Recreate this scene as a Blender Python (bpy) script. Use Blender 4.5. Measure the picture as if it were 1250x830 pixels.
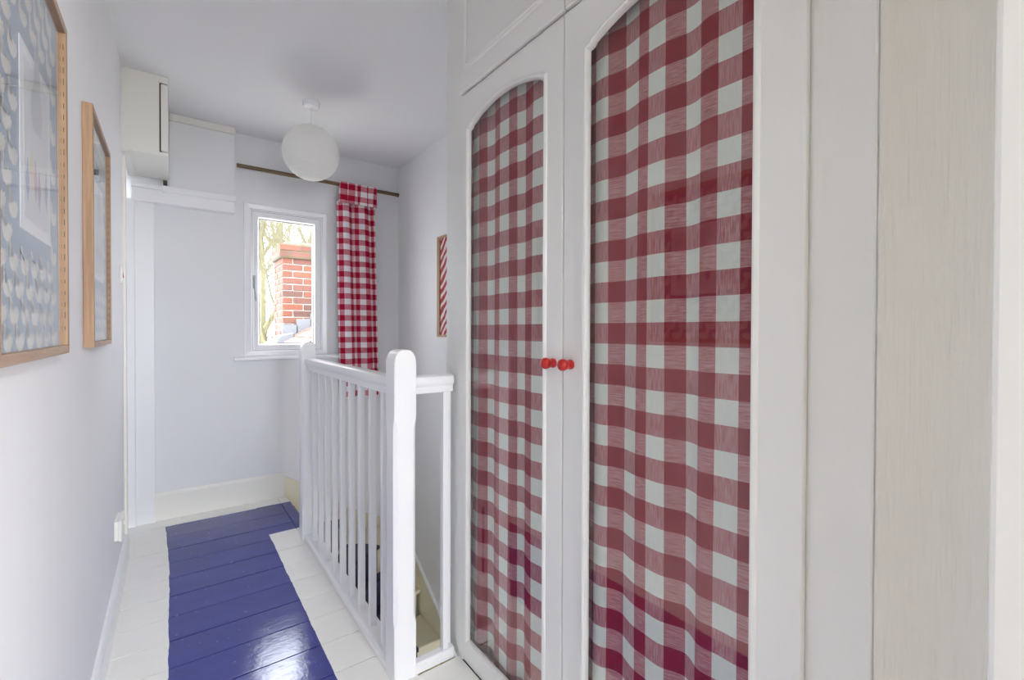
import bpy, bmesh, math, random
from mathutils import Vector, Matrix
random.seed(7)
for o in list(bpy.data.objects): bpy.data.objects.remove(o)
S = bpy.context.scene
COL = S.collection

# ------------------------------------------------------------------ camera
YAW, PITCH, ROLL, EYE = 0.637318, 0.0108377, 0.0029623, 1.2
fw = Vector((math.sin(YAW)*math.cos(PITCH), math.cos(YAW)*math.cos(PITCH), -math.sin(PITCH)))
rt0 = Vector((math.cos(YAW), -math.sin(YAW), 0)); up0 = rt0.cross(fw)
rt = rt0*math.cos(ROLL) + up0*math.sin(ROLL); up = rt.cross(fw)
cam = bpy.data.cameras.new('camera'); camo = bpy.data.objects.new('camera', cam); COL.objects.link(camo)
camo.matrix_world = Matrix(((rt.x, up.x, -fw.x, 0), (rt.y, up.y, -fw.y, 0), (rt.z, up.z, -fw.z, EYE), (0, 0, 0, 1)))
cam.sensor_fit = 'HORIZONTAL'; cam.sensor_width = 36.0
cam.lens = 36.0*560.37/1250; cam.shift_y = -5.69/1250; cam.clip_start = 0.02; cam.clip_end = 200
S.camera = camo

# ------------------------------------------------------------------ overcast sky, exposure
W = bpy.data.worlds.new('sky'); S.world = W; W.use_nodes = True
bg = W.node_tree.nodes['Background']
bg.inputs['Color'].default_value = (0.88, 0.93, 1.0, 1); bg.inputs['Strength'].default_value = 2.3
def portal(name, loc, rot, sx, sy):            # sampling guide for the daylight through a window opening
    l = bpy.data.lights.new(name, 'AREA'); l.shape = 'RECTANGLE'; l.size = sx; l.size_y = sy
    l.cycles.is_portal = True
    o = bpy.data.objects.new(name, l); COL.objects.link(o); o.location = loc; o.rotation_euler = rot
portal('hall_window_daylight', (0.67, 3.86, 1.54), (-math.pi/2, 0, 0), 0.5, 1.02)
portal('bedroom_window_daylight', (1.35, -2.36, 1.30), (math.pi/2, 0, 0), 2.5, 2.1)
portal('added_stair_window_daylight', (1.08, .09, -1.3), (math.pi/2, 0, 0), .72, 1.4)  # guide for the added, unseen window below the stairs
S.view_settings.view_transform = 'Standard'; S.view_settings.look = 'None'
S.view_settings.gamma = 1.0; S.view_settings.use_curve_mapping = False
S.view_settings.exposure = 2.85
try:
    S.cycles.max_bounces = 14; S.cycles.diffuse_bounces = 8; S.cycles.glossy_bounces = 5
    S.cycles.transparent_max_bounces = 12; S.cycles.caustics_reflective = False; S.cycles.caustics_refractive = False
except Exception: pass

# ------------------------------------------------------------------ helpers
def tag(o, label=None, cat=None, group=None, kind=None):
    if label: o['label'] = label
    if cat: o['category'] = cat
    if group: o['group'] = group
    if kind: o['kind'] = kind
    return o
def wloc(p):
    v = Vector((0, 0, 0))
    while p: v = v + p.location; p = p.parent if p else None
    return v
WL = {}
def attach(o, parent, c):
    WL[o] = Vector(c)
    if parent:
        o.parent = parent; o.location = Vector(c) - WL[parent]
    else: o.location = c
def empty(name, loc, label=None, cat=None, group=None, kind=None, parent=None):
    o = bpy.data.objects.new(name, None); COL.objects.link(o); o.empty_display_size = 0.05
    attach(o, parent, loc); return tag(o, label, cat, group, kind)
def put(name, me, mat, parent, c):
    o = bpy.data.objects.new(name, me); COL.objects.link(o)
    if mat and not me.materials: me.materials.append(mat)
    attach(o, parent, c); return o
def obj(name, bm, mat, parent=None, bevel=0, seg=2, smooth=False, ang=35, recalc=True):
    if recalc: bmesh.ops.recalc_face_normals(bm, faces=bm.faces)
    xs = [v.co for v in bm.verts]
    lo = Vector((min(v.x for v in xs), min(v.y for v in xs), min(v.z for v in xs)))
    hi = Vector((max(v.x for v in xs), max(v.y for v in xs), max(v.z for v in xs)))
    c = Vector(((lo.x+hi.x)/2, (lo.y+hi.y)/2, lo.z))
    bmesh.ops.translate(bm, verts=bm.verts, vec=-c)
    me = bpy.data.meshes.new(name); bm.to_mesh(me); bm.free()
    o = put(name, me, mat, parent, c)
    if smooth:
        for p in me.polygons: p.use_smooth = True
        if smooth == 'auto':
            me.set_sharp_from_angle(angle=math.radians(ang))
    if bevel:
        m = o.modifiers.new('bevel', 'BEVEL'); m.width = bevel; m.segments = seg
        m.limit_method = 'ANGLE'; m.angle_limit = math.radians(ang); m.harden_normals = False
    return o
def abox(bm, x0, x1, y0, y1, z0, z1):
    vs = [bm.verts.new(p) for p in ((x0,y0,z0),(x1,y0,z0),(x1,y1,z0),(x0,y1,z0),(x0,y0,z1),(x1,y0,z1),(x1,y1,z1),(x0,y1,z1))]
    for f in ((3,2,1,0),(4,5,6,7),(0,1,5,4),(1,2,6,5),(2,3,7,6),(3,0,4,7)): bm.faces.new([vs[i] for i in f])
def box(name, x0, x1, y0, y1, z0, z1, mat, parent=None, bevel=0, seg=2):
    bm = bmesh.new(); abox(bm, x0, x1, y0, y1, z0, z1)
    return obj(name, bm, mat, parent, bevel, seg)
def boxes(name, lst, mat, parent=None, bevel=0):
    bm = bmesh.new()
    for b in lst: abox(bm, *b)
    return obj(name, bm, mat, parent, bevel)
def aprism(bm, pts, axis, a, b):
    """closed polygon pts (2D) extruded along axis; the two coords are the remaining axes in order"""
    def P(p, t):
        return {'X': (t, p[0], p[1]), 'Y': (p[0], t, p[1]), 'Z': (p[0], p[1], t)}[axis]
    A = [bm.verts.new(P(p, a)) for p in pts]; B = [bm.verts.new(P(p, b)) for p in pts]
    n = len(pts); bm.faces.new(A); bm.faces.new(list(reversed(B)))
    for i in range(n): bm.faces.new((A[i], A[(i+1) % n], B[(i+1) % n], B[i]))
def prism(name, pts, axis, a, b, mat, parent=None, bevel=0, smooth=False):
    bm = bmesh.new(); aprism(bm, pts, axis, a, b)
    return obj(name, bm, mat, parent, bevel, smooth=smooth)
def alathe(bm, prof, c, axis='Z', n=24):
    """prof: list of (radius, offset along axis)"""
    rings = []
    for r, h in prof:
        ring = []
        for i in range(n):
            a = 2*math.pi*i/n; u, v = r*math.cos(a), r*math.sin(a)
            p = {'Z': (u, v, h), 'X': (h, u, v), 'Y': (u, h, v)}[axis]
            ring.append(bm.verts.new((c[0]+p[0], c[1]+p[1], c[2]+p[2])))
        rings.append(ring)
    for a, b in zip(rings, rings[1:]):
        for i in range(n): bm.faces.new((a[i], a[(i+1) % n], b[(i+1) % n], b[i]))
    bm.faces.new(rings[0]); bm.faces.new(list(reversed(rings[-1])))
def atube(bm, p0, p1, r0, r1, n=5):
    p0 = Vector(p0); p1 = Vector(p1); d = (p1-p0).normalized()
    a = d.orthogonal().normalized(); b = d.cross(a)
    A = [bm.verts.new(p0 + r0*(a*math.cos(2*math.pi*i/n) + b*math.sin(2*math.pi*i/n))) for i in range(n)]
    B = [bm.verts.new(p1 + r1*(a*math.cos(2*math.pi*i/n) + b*math.sin(2*math.pi*i/n))) for i in range(n)]
    for i in range(n): bm.faces.new((A[i], A[(i+1) % n], B[(i+1) % n], B[i]))
    bm.faces.new(A); bm.faces.new(list(reversed(B)))

# ------------------------------------------------------------------ materials
class N:
    def __init__(s, name):
        s.m = bpy.data.materials.new(name); s.m.use_nodes = True; s.t = s.m.node_tree; s.n = s.t.nodes
        s.b = s.n['Principled BSDF']; s.out = s.n['Material Output']
    def add(s, t, **k):
        x = s.n.new(t)
        for a, v in k.items(): setattr(x, a, v)
        return x
    def link(s, a, b): s.t.links.new(a, b)
    def val(s, x, i):
        if hasattr(i, 'is_linked') or isinstance(i, bpy.types.NodeSocket): s.link(i, x)
        else: x.default_value = i
    def math(s, op, a, b=0.5, c=None, clamp=False):
        x = s.add('ShaderNodeMath', operation=op, use_clamp=clamp)
        s.val(x.inputs[0], a); s.val(x.inputs[1], b)
        if c is not None: s.val(x.inputs[2], c)
        return x.outputs[0]
    def mix(s, f, a, b):
        x = s.add('ShaderNodeMix', data_type='RGBA')
        s.val(x.inputs[0], f); s.val(x.inputs[6], a); s.val(x.inputs[7], b); return x.outputs[2]
    def noise(s, vec, scale=5, detail=3, rough=0.5):
        x = s.add('ShaderNodeTexNoise'); x.inputs['Scale'].default_value = scale; x.inputs['Detail'].default_value = detail
        x.inputs['Roughness'].default_value = rough
        if vec is not None: s.link(vec, x.inputs['Vector'])
        return x.outputs['Fac']
    def mapped(s, vec, sc):
        x = s.add('ShaderNodeMapping'); x.inputs['Scale'].default_value = sc; s.link(vec, x.inputs['Vector']); return x.outputs[0]
    def pos(s): return s.add('ShaderNodeNewGeometry').outputs['Position']
    def bump(s, h, strength=0.2, dist=0.001):
        x = s.add('ShaderNodeBump'); x.inputs['Strength'].default_value = strength; x.inputs['Distance'].default_value = dist
        s.link(h, x.inputs['Height']); s.link(x.outputs[0], s.b.inputs['Normal']); return x
def c4(c): return (c[0], c[1], c[2], 1)
def lin(r, g, b):
    f = lambda v: (v/255/12.92 if v/255 <= .04045 else ((v/255+.055)/1.055)**2.4)
    return (f(r), f(g), f(b), 1)
def paint(name, col, rough=0.5, stretch=(40, 40, 3), bs=0.15, var=0.03, spec=0.5, bd=0.0006):
    s = N(name); p = s.pos()
    n = s.noise(s.mapped(p, stretch), 1.0, 4, 0.6)
    big = s.noise(p, 2.3, 3)
    k = s.math('MULTIPLY_ADD', big, var*2, 1-var)
    mx = s.add('ShaderNodeMix', data_type='RGBA', blend_type='MULTIPLY'); mx.inputs[0].default_value = 1
    mx.inputs[6].default_value = c4(col)
    cr = s.add('ShaderNodeCombineColor'); [s.link(k, cr.inputs[i]) for i in range(3)]
    s.link(cr.outputs[0], mx.inputs[7]); s.link(mx.outputs[2], s.b.inputs['Base Color'])
    s.b.inputs['Roughness'].default_value = rough; s.b.inputs['Specular IOR Level'].default_value = spec
    if bs: s.bump(n, bs, bd)
    return s.m
def plain(name, col, rough=0.5, metal=0.0):
    s = N(name); s.b.inputs['Base Color'].default_value = c4(col); s.b.inputs['Roughness'].default_value = rough
    s.b.inputs['Metallic'].default_value = metal
    n = s.noise(s.pos(), 60, 3); s.bump(n, 0.06, 0.0005)
    return s.m
def thin_glass(name, ior=1.5, tint=(1, 1, 1), graze=1.0):
    s = N(name); s.n.remove(s.b)
    tr = s.add('ShaderNodeBsdfTransparent'); tr.inputs[0].default_value = c4(tint)
    gl = s.add('ShaderNodeBsdfGlossy'); gl.inputs['Roughness'].default_value = 0.0; gl.inputs['Color'].default_value = (1, 1, 1, 1)
    f0 = ((ior-1)/(ior+1))**2
    lw = s.add('ShaderNodeLayerWeight'); lw.inputs['Blend'].default_value = .5
    k = s.math('MULTIPLY_ADD', s.math('POWER', lw.outputs['Facing'], 5.0), (1-f0)*graze, f0, clamp=True)
    mx = s.add('ShaderNodeMixShader'); s.link(k, mx.inputs[0]); s.link(tr.outputs[0], mx.inputs[1]); s.link(gl.outputs[0], mx.inputs[2])
    s.link(mx.outputs[0], s.out.inputs[0]); return s.m
def wood(name, a, b, axis, rough=0.5, sc=1.0):
    s = N(name); p = s.pos()
    st = {'X': (4, 90, 90), 'Y': (90, 4, 90), 'Z': (90, 90, 4)}[axis]
    st = tuple(v*sc for v in st)
    n = s.noise(s.mapped(p, st), 1.0, 4, 0.6)
    r = s.add('ShaderNodeValToRGB'); r.color_ramp.elements[0].position = .35; r.color_ramp.elements[1].position = .68
    r.color_ramp.elements[0].color = a; r.color_ramp.elements[1].color = b
    s.link(n, r.inputs[0]); s.link(r.outputs[0], s.b.inputs['Base Color']); s.b.inputs['Roughness'].default_value = rough
    s.bump(n, 0.2, 0.0005); return s.m
def gingham(name, white, mid, dark, sq, rough=0.9, transl=0.0):
    s = N(name); uv = s.add('ShaderNodeUVMap').outputs[0]
    sp = s.add('ShaderNodeSeparateXYZ'); s.link(uv, sp.inputs[0])
    wob = s.noise(s.mapped(uv, (900, 900, 1)), 1, 2)
    w = s.math('MULTIPLY', s.math('SUBTRACT', wob, .5), .0016)
    fu = s.math('FRACT', s.math('DIVIDE', s.math('ADD', sp.outputs[0], w), 2*sq))
    fv = s.math('FRACT', s.math('DIVIDE', s.math('ADD', sp.outputs[1], w), 2*sq))
    du = s.math('GREATER_THAN', fu, .5); dv = s.math('GREATER_THAN', fv, .5)
    # slubby yarn streaks of the half-tone squares: along the coloured yarn
    sh = s.noise(s.mapped(uv, (26, 420, 1)), 1, 3, .65); sv = s.noise(s.mapped(uv, (420, 26, 1)), 1, 3, .6)
    st = s.mix(dv, sv, sh)
    st = s.mix(du, sv, sh)
    k = s.math('MULTIPLY_ADD', st, 2.6, -.80, clamp=True)
    pale = s.mix(.34, mid, white); deep = s.mix(.34, mid, dark)
    half = s.mix(k, pale, deep)
    one = s.math('MAXIMUM', du, dv); two = s.math('MULTIPLY', du, dv)
    fine = s.math('MULTIPLY_ADD', sv, .22, .89)
    c = s.mix(two, s.mix(one, white, half), dark)
    mx = s.add('ShaderNodeMix', data_type='RGBA', blend_type='MULTIPLY'); mx.inputs[0].default_value = 1
    cr = s.add('ShaderNodeCombineColor'); [s.link(fine, cr.inputs[i]) for i in range(3)]
    s.link(c, mx.inputs[6]); s.link(cr.outputs[0], mx.inputs[7])
    s.link(mx.outputs[2], s.b.inputs['Base Color']); s.b.inputs['Roughness'].default_value = rough
    s.b.inputs['Specular IOR Level'].default_value = 0.1
    s.bump(sv, .2, .0004)
    return s.m

WALLP = paint('wall_white', lin(236, 236, 237), 0.75, (9, 9, 9), 0.12, 0.01, bd=0.002)
FARP = paint('wall_far_white', lin(232, 233, 236), 0.75, (9, 9, 9), 0.12, 0.012, bd=0.002)
CEILP = paint('ceiling_white', lin(232, 232, 234), 0.85, (12, 12, 12), 0.08, 0.01)
GLOSS = paint('white_gloss', lin(240, 241, 243), 0.28, (60, 60, 4), 0.10, 0.012)
CREAM = paint('cream_gloss', lin(236, 234, 224), 0.35, (60, 60, 4), 0.12, 0.02)
CREAMX = paint('cream_gloss_skirting', lin(239, 238, 231), 0.35, (4, 60, 60), 0.12, 0.02)
WARD = paint('wardrobe_white', lin(229, 229, 227), 0.36, (150, 150, 4), 0.35, 0.012, bd=0.0014)
WARDP = paint('wardrobe_panel_offwhite', lin(227, 223, 213), 0.38, (150, 150, 3), 0.8, 0.02, bd=0.0030)
UPVC = plain('white_plastic', lin(242, 243, 246)[:3], 0.22)
PLAST = plain('socket_plastic', lin(240, 239, 234)[:3], 0.3)
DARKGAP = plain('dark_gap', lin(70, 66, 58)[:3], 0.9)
RED = plain('red_gloss', lin(182, 32, 30)[:3], 0.28)
OAK_Z = wood('oak_upright', lin(146, 113, 85), lin(178, 145, 112), 'Z')
OAK_Y = wood('oak_level', lin(166, 138, 116), lin(192, 164, 140), 'Y')
ROD = wood('dark_wood', lin(98, 76, 52), lin(134, 110, 80), 'X', 0.5)
GLASS = thin_glass('window_glass', 1.45)
CGLASS = thin_glass('cabinet_glass', 1.5)
PGLASS = thin_glass('picture_glass', 1.42, graze=.75)
GINGW = gingham('gingham_wardrobe', lin(212, 218, 212), lin(168, 92, 100), lin(134, 30, 44), 0.0499)
GINGC = gingham('gingham_curtain', lin(240, 236, 240), lin(202, 92, 116), lin(172, 22, 54), 0.0417)

def floor_paint():
    s = N('painted_floorboards'); p = s.pos(); sp = s.add('ShaderNodeSeparateXYZ'); s.link(p, sp.inputs[0])
    w = s.math('MULTIPLY', s.math('SUBTRACT', s.noise(p, 9, 3), .5), .012)
    x = s.math('ADD', sp.outputs[0], w); y = s.math('ADD', sp.outputs[1], w)
    gt = lambda a, b: s.math('GREATER_THAN', a, b); lt = lambda a, b: s.math('LESS_THAN', a, b)
    mul = lambda *a: a[0] if len(a) == 1 else s.math('MULTIPLY', a[0], mul(*a[1:]))
    xl = s.math('ADD', x, s.math('MULTIPLY', s.math('MAXIMUM', s.math('SUBTRACT', y, 2.9), 0.0), .036))
    r1 = mul(gt(xl, -.016), lt(x, .452), lt(y, 3.487))
    r3 = mul(gt(x, .45), lt(x, .70), gt(y, 2.997), lt(y, 3.492))
    m = s.math('MAXIMUM', r1, r3)
    n = s.noise(s.mapped(p, (6, 70, 70)), 1, 4, .6); big = s.noise(s.mapped(p, (3, 9, 9)), 1, 3)
    fl = s.noise(p, 55, 2, .5)
    chip = s.math('MULTIPLY', s.math('GREATER_THAN', fl, .715), m)
    blue = s.mix(big, lin(40, 48, 122), lin(55, 64, 150)); blue = s.mix(chip, blue, lin(96, 104, 168))
    white = s.mix(big, lin(232, 231, 226), lin(240, 239, 236))
    c = s.mix(m, white, blue); s.link(c, s.b.inputs['Base Color'])
    rg = s.math('MULTIPLY_ADD', n, .22, .03); s.link(rg, s.b.inputs['Roughness'])
    h = s.math('ADD', s.math('MULTIPLY', n, .5), s.math('ADD', s.math('MULTIPLY', s.noise(p, 30, 3), .8), s.math('MULTIPLY', s.noise(p, 140, 3), .35)))
    s.bump(h, .42, .0016)
    s.b.inputs['Specular IOR Level'].default_value = .6
    return s.m
FLOORP = floor_paint()
def stair_paint():
    s = N('painted_stairs'); p = s.pos(); sp = s.add('ShaderNodeSeparateXYZ'); s.link(p, sp.inputs[0])
    x, y = sp.outputs[0], sp.outputs[1]
    dx = s.math('SUBTRACT', x, .80); dy = s.math('SUBTRACT', y, 2.95)
    px = s.math('MAXIMUM', dx, 0.0); py = s.math('MAXIMUM', dy, 0.0)
    r = s.math('SQRT', s.math('ADD', s.math('POWER', px, 2.0), s.math('POWER', py, 2.0)))
    m = s.math('MULTIPLY', s.math('LESS_THAN', r, .53), s.math('GREATER_THAN', s.math('MAXIMUM', dx, dy), .04))
    n = s.noise(p, 20, 3)
    c = s.mix(m, s.mix(n, lin(222, 214, 188), lin(230, 224, 202)), s.mix(n, lin(34, 36, 60), lin(42, 44, 70)))
    s.link(c, s.b.inputs['Base Color']); s.b.inputs['Roughness'].default_value = .4; s.bump(n, .1, .001)
    return s.m
STAIRP = stair_paint()

# ------------------------------------------------------------------ setting: walls, ceiling, floor
FY, LX, RX, CZ, WX = 3.635, -.205, 1.515, 2.535, .83
def struct(o): o['kind'] = 'structure'; return o
# left wall: long part, with a doorway at its far end
struct(boxes('wall_left', [(LX-.12, LX, -.12, 3.17, 0, CZ), (LX-.12, LX, 3.17, FY+.2, 2.28, CZ)], WALLP))
struct(box('door_1', LX-.075, LX-.035, 3.19, FY-.02, 0.005, 2.26, GLOSS, bevel=.002))
tr = struct(box('trim_1', LX-.035, LX+.012, 3.135, 3.19, 0, 2.30, CREAM, bevel=.004))
# far wall with window opening
ox0, ox1, oz0, oz1 = .437, .908, 1.045, 2.035
struct(boxes('wall_far', [(LX-.12, ox0, FY, FY+.22, -2.9, CZ), (ox1, RX+.12, FY, FY+.22, -2.9, CZ),
                          (ox0, ox1, FY, FY+.22, -2.9, oz0), (ox0, ox1, FY, FY+.22, oz1, CZ)], FARP))
struct(box('wall_right', RX, RX+.12, .2, FY, -2.9, CZ, WALLP))
struct(box('ceiling', -1.9, 2.9, -2.42, FY+.22, CZ, CZ+.15, CEILP))
# boxing boards in the far left corner
struct(box('trim_2', -.226, -.181, 3.585, FY, 0, 1.99, GLOSS, bevel=.002))
struct(box('trim_3', -.181, -.088, 3.60, FY, 0, 1.99, GLOSS, bevel=.002))
# skirting
def skirt_profile(d, h): return [(0, 0), (d, 0), (d, h-.016), (d-.004, h-.008), (d-.010, h), (0, h)]
prof = skirt_profile(.018, .122)
struct(prism('baseboard_left', [(LX+a, b) for a, b in prof], 'Y', .1, 3.135, GLOSS))
struct(prism('baseboard_far', [(FY-a, b) for a, b in skirt_profile(.016, .170)], 'X', -.088, .645, CREAMX))
# the floor: base slab and one board after another
fl = struct(boxes('floor', [(LX-.12, .62, -.12, FY, -.22, -.024), (.62, RX, .0, 1.47, -.22, -.024)], plain('joint_dirt_brown', lin(58, 50, 42)[:3], .95)))
edges = [3.632, 3.487, 3.288, 3.104, 2.923, 2.741, 2.556, 2.370, 2.188, 2.010, 1.826, 1.646, 1.466, 1.285, 1.105, .925, .745, .565, .385, .205, .02, -.12]
for i, (a, b) in enumerate(zip(edges, edges[1:])):
    x1 = .598 if b > 2.9 else (.6 if b > 1.40 else .846)
    if a > 1.4 and b < 1.47 and x1 == .6: x1 = .6
    g = .0020
    dz = random.uniform(-.0008, .0006)
    bm = bmesh.new(); abox(bm, LX+.002 if b < 3.1 else LX-.034, x1, b+g, a-g, -.024, dz); obj('floorboard', bm, FLOORP, fl, .0006, 1)
box('nosing_board', .6, .662, 2.865, 3.62, -.03, -.0005, FLOORP, fl, .006)
box('floorboard', .6005, .846, 1.2865, 1.4645, -.024, 0, FLOORP, fl, .0025)
box('edge_board', .6, .685, 1.466, 2.865, -.024, .0, FLOORP, fl, .0025)
# near doorway the camera stands in, and the bedroom behind it
struct(boxes('wall_near', [(-1.9, LX, -.12, .02, 0, CZ), (.80, 2.9, -.12, .0, 0, CZ), (LX, .80, -.12, .0, 2.08, CZ)], WALLP))
struct(box('trim_4', .775, .86, -.14, .0985, 0, 2.08, paint('door_frame_white', lin(246, 246, 243), .4, (150, 150, 4), .25, .01), bevel=.006))
BY = -2.3
struct(boxes('wall_bedroom', [(-1.9, .1, BY-.12, BY, -.02, CZ), (2.6, 2.9, BY-.12, BY, -.02, CZ), (.1, 2.6, BY-.12, BY, -.02, .25), (.1, 2.6, BY-.12, BY, 2.35, CZ),
        (-1.9, -1.78, BY, -.12, -.02, CZ), (2.78, 2.9, BY, -.12, -.02, CZ)], paint('bedroom_wall_sage', lin(128, 136, 126), .8, (9, 9, 9), .1, .02)))
struct(box('floor_bedroom', -1.9, 2.9, BY-.12, -.12, -.2, -.01, paint('bedroom_floor_wood', lin(150, 122, 92), .6, (9, 9, 9), .1, .02)))
w2l = []
for k in range(4): w2l.append((.1+.8167*k, .15+.8167*k, BY-.08, BY-.02, .25, 2.35))
w2 = struct(boxes('window_2', w2l + [(.1, 2.6, BY-.08, BY-.02, .25, .31), (.1, 2.6, BY-.08, BY-.02, 2.29, 2.35)], UPVC))
for k in range(3): box('pane', .15+.8167*k, .9167+.8167*k, BY-.053, BY-.049, .31, 2.29, GLASS, w2)

bl = empty('bedroom_lamp', (.75, -1.3, 1.98), 'white glass globe lamp hanging in the room behind the camera', 'lamp')
s = N('lit_glass_globe'); s.b.inputs['Base Color'].default_value = (.9, .9, .88, 1); s.b.inputs['Emission Color'].default_value = (1.0, .955, .90, 1); s.b.inputs['Emission Strength'].default_value = 24
bm = bmesh.new(); alathe(bm, [(.1*math.sin(math.pi*k/14), 2.1-.1*math.cos(math.pi*k/14)) for k in range(1, 14)], (.75, -1.3, 0), 'Z', 20); obj('globe', bm, s.m, bl, smooth=True)
bm = bmesh.new(); alathe(bm, [(.022, 2.195), (.022, 2.24), (.004, 2.245), (.004, 2.515), (.045, 2.52), (.045, CZ)], (.75, -1.3, 0), 'Z', 14); obj('stem', bm, UPVC, bl)
# ------------------------------------------------------------------ window in the far wall
win = struct(empty('window_1', (.67, FY, 1.0)))
def rect_ring(bm, x0, x1, z0, z1, w, y0, y1):
    abox(bm, x0, x0+w, y0, y1, z0, z1); abox(bm, x1-w, x1, y0, y1, z0, z1)
    abox(bm, x0+w, x1-w, y0, y1, z0, z0+w); abox(bm, x0+w, x1-w, y0, y1, z1-w, z1)
def mitre_ring(bm, x0, x1, z0, z1, prof):
    """prof: (inset, y) open profile from the outside in, closed back to the start; mitred picture-frame ring"""
    rings = []
    for ins, y in prof:
        rings.append([bm.verts.new(p) for p in ((x0+ins, y, z0+ins), (x1-ins, y, z0+ins), (x1-ins, y, z1-ins), (x0+ins, y, z1-ins))])
    n = len(rings)
    for i in range(n):
        a, b = rings[i], rings[(i+1) % n]
        for k in range(4): bm.faces.new((a[k], a[(k+1) % 4], b[(k+1) % 4], b[k]))
bm = bmesh.new(); mitre_ring(bm, .397, .948, 1.012, 2.076, [(0, FY), (0, FY-.016), (.012, FY-.020), (.036, FY-.016), (.040, FY-.010), (.040, FY)])
obj('casing', bm, UPVC, win)
bm = bmesh.new(); mitre_ring(bm, ox0, ox1, oz0, oz1, [(0, FY-.004), (.022, FY-.004), (.024, FY+.02), (.024, FY+.07), (0, FY+.07)])
obj('frame', bm, UPVC, win, .002)
bm = bmesh.new(); mitre_ring(bm, ox0+.012, ox1-.012, oz0+.012, oz1-.012, [(0, FY+.004), (.014, FY-.004), (.036, FY+.002), (.044, FY+.020), (.044, FY+.06), (0, FY+.06)])
sash = obj('sash', bm, UPVC, win)
gp = box('pane', ox0+.05, ox1-.05, FY+.034, FY+.040, oz0+.05, oz1-.05, GLASS, sash)
bm = bmesh.new(); mitre_ring(bm, ox0+.054, ox1-.054, oz0+.054, oz1-.054, [(0, FY+.032), (.0065, FY+.032), (.0065, FY+.022), (0, FY+.018)])
obj('gasket', bm, plain('grey_gasket', lin(120, 118, 118)[:3], .7), sash)
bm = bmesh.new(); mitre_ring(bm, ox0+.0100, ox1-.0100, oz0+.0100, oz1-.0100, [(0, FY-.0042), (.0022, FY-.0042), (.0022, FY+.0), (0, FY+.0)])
obj('groove_shade', bm, plain('groove_shade_grey', lin(160, 160, 164)[:3], .7), win)  # grey ring stands in for the shaded groove between frame and sash
bm = bmesh.new()
abox(bm, .452, .468, FY-.022, FY-.002, 1.485, 1.575); abox(bm, .455, .465, FY-.036, FY-.020, 1.535, 1.56)
aprism(bm, [(.4535, 1.555), (.4665, 1.555), (.4715, 1.42), (.468, 1.395), (.462, 1.395), (.459, 1.42)], 'Y', FY-.046, FY-.034)
obj('handle', bm, plain('handle_white', lin(176, 177, 182)[:3], .25), sash, .002)
prism('sill', [(FY+.0, .988), (FY-.052, .988), (FY-.060, .994), (FY-.060, 1.004), (FY-.054, 1.012), (FY, 1.012)], 'X', .335, 1.02, GLOSS, win)

# ------------------------------------------------------------------ boxed-in cupboards in the corner
cb = empty('high_cupboard', (-.11, 3.28, 2.12), 'cream boxed cupboard hung against the ceiling in the left corner', 'cupboard')
CUPB = paint('cupboard_cream', lin(232, 231, 224), .5, (20, 20, 20), .08, .01)
bm = bmesh.new()
abox(bm, LX, -.050, 3.06, 3.545, 2.135, 2.5); abox(bm, LX, -.013, 3.06, 3.545, 2.5, CZ-.001); abox(bm, LX, -.013, 3.06, 3.545, 2.118, 2.135)
abox(bm, -.050, -.046, 3.075, 3.545, 2.135, 2.5)
obj('body', bm, CUPB, cb)
box('recess', -.0495, -.038, 3.066, 3.54, 2.137, 2.498, DARKGAP, cb)
box('door', -.0435, -.012, 3.058, 3.54, 2.142, 2.4925, CUPB, cb, .002)
box('bottom_batten', LX+.001, -.168, 3.064, 3.54, 2.108, 2.118, CUPB, cb, .002)
c2 = empty('meter_box', (.16, 3.59, 2.08), 'flat white boxed panel cupboard beside the end of the curtain rod', 'cupboard')
CUPW = paint('cupboard_white', lin(230, 231, 234), .5, (20, 20, 20), .08, .01)
box('body', -.011, .340, 3.552, FY, 2.082, 2.49, CUPW, c2, .002)
box('top_batten', -.011, .342, 3.542, FY, 2.491, CZ-.001, CUPB, c2, .003)
bm = bmesh.new()
alathe(bm, [(.011, -.004), (.011, .0), (.006, .001)], (.312, 3.552, 2.452), 'Y', 14); obj('screw_cover', bm, CUPW, c2)
bm = bmesh.new(); alathe(bm, [(.011, -.004), (.011, .0), (.006, .001)], (.285, 3.552, 2.135), 'Y', 14); obj('screw_cover', bm, CUPW, c2)
sh = empty('boxing_ledge', (.07, 3.6, 1.97), 'white two-step ledge running under the boxed cupboards', 'ledge')
box('lower_board', -.192, .338, 3.562, FY, 1.975, 2.055, GLOSS, sh, .003)
box('lip', -.045, .346, 3.535, FY, 2.045, 2.081, GLOSS, sh, .004)
box('end_block', -.192, -.045, 3.556, FY, 2.0555, 2.081, GLOSS, sh, .002)
box('dark_notch', -.04, -.02, 3.533, 3.545, 2.083, 2.112, DARKGAP, c2)

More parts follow.
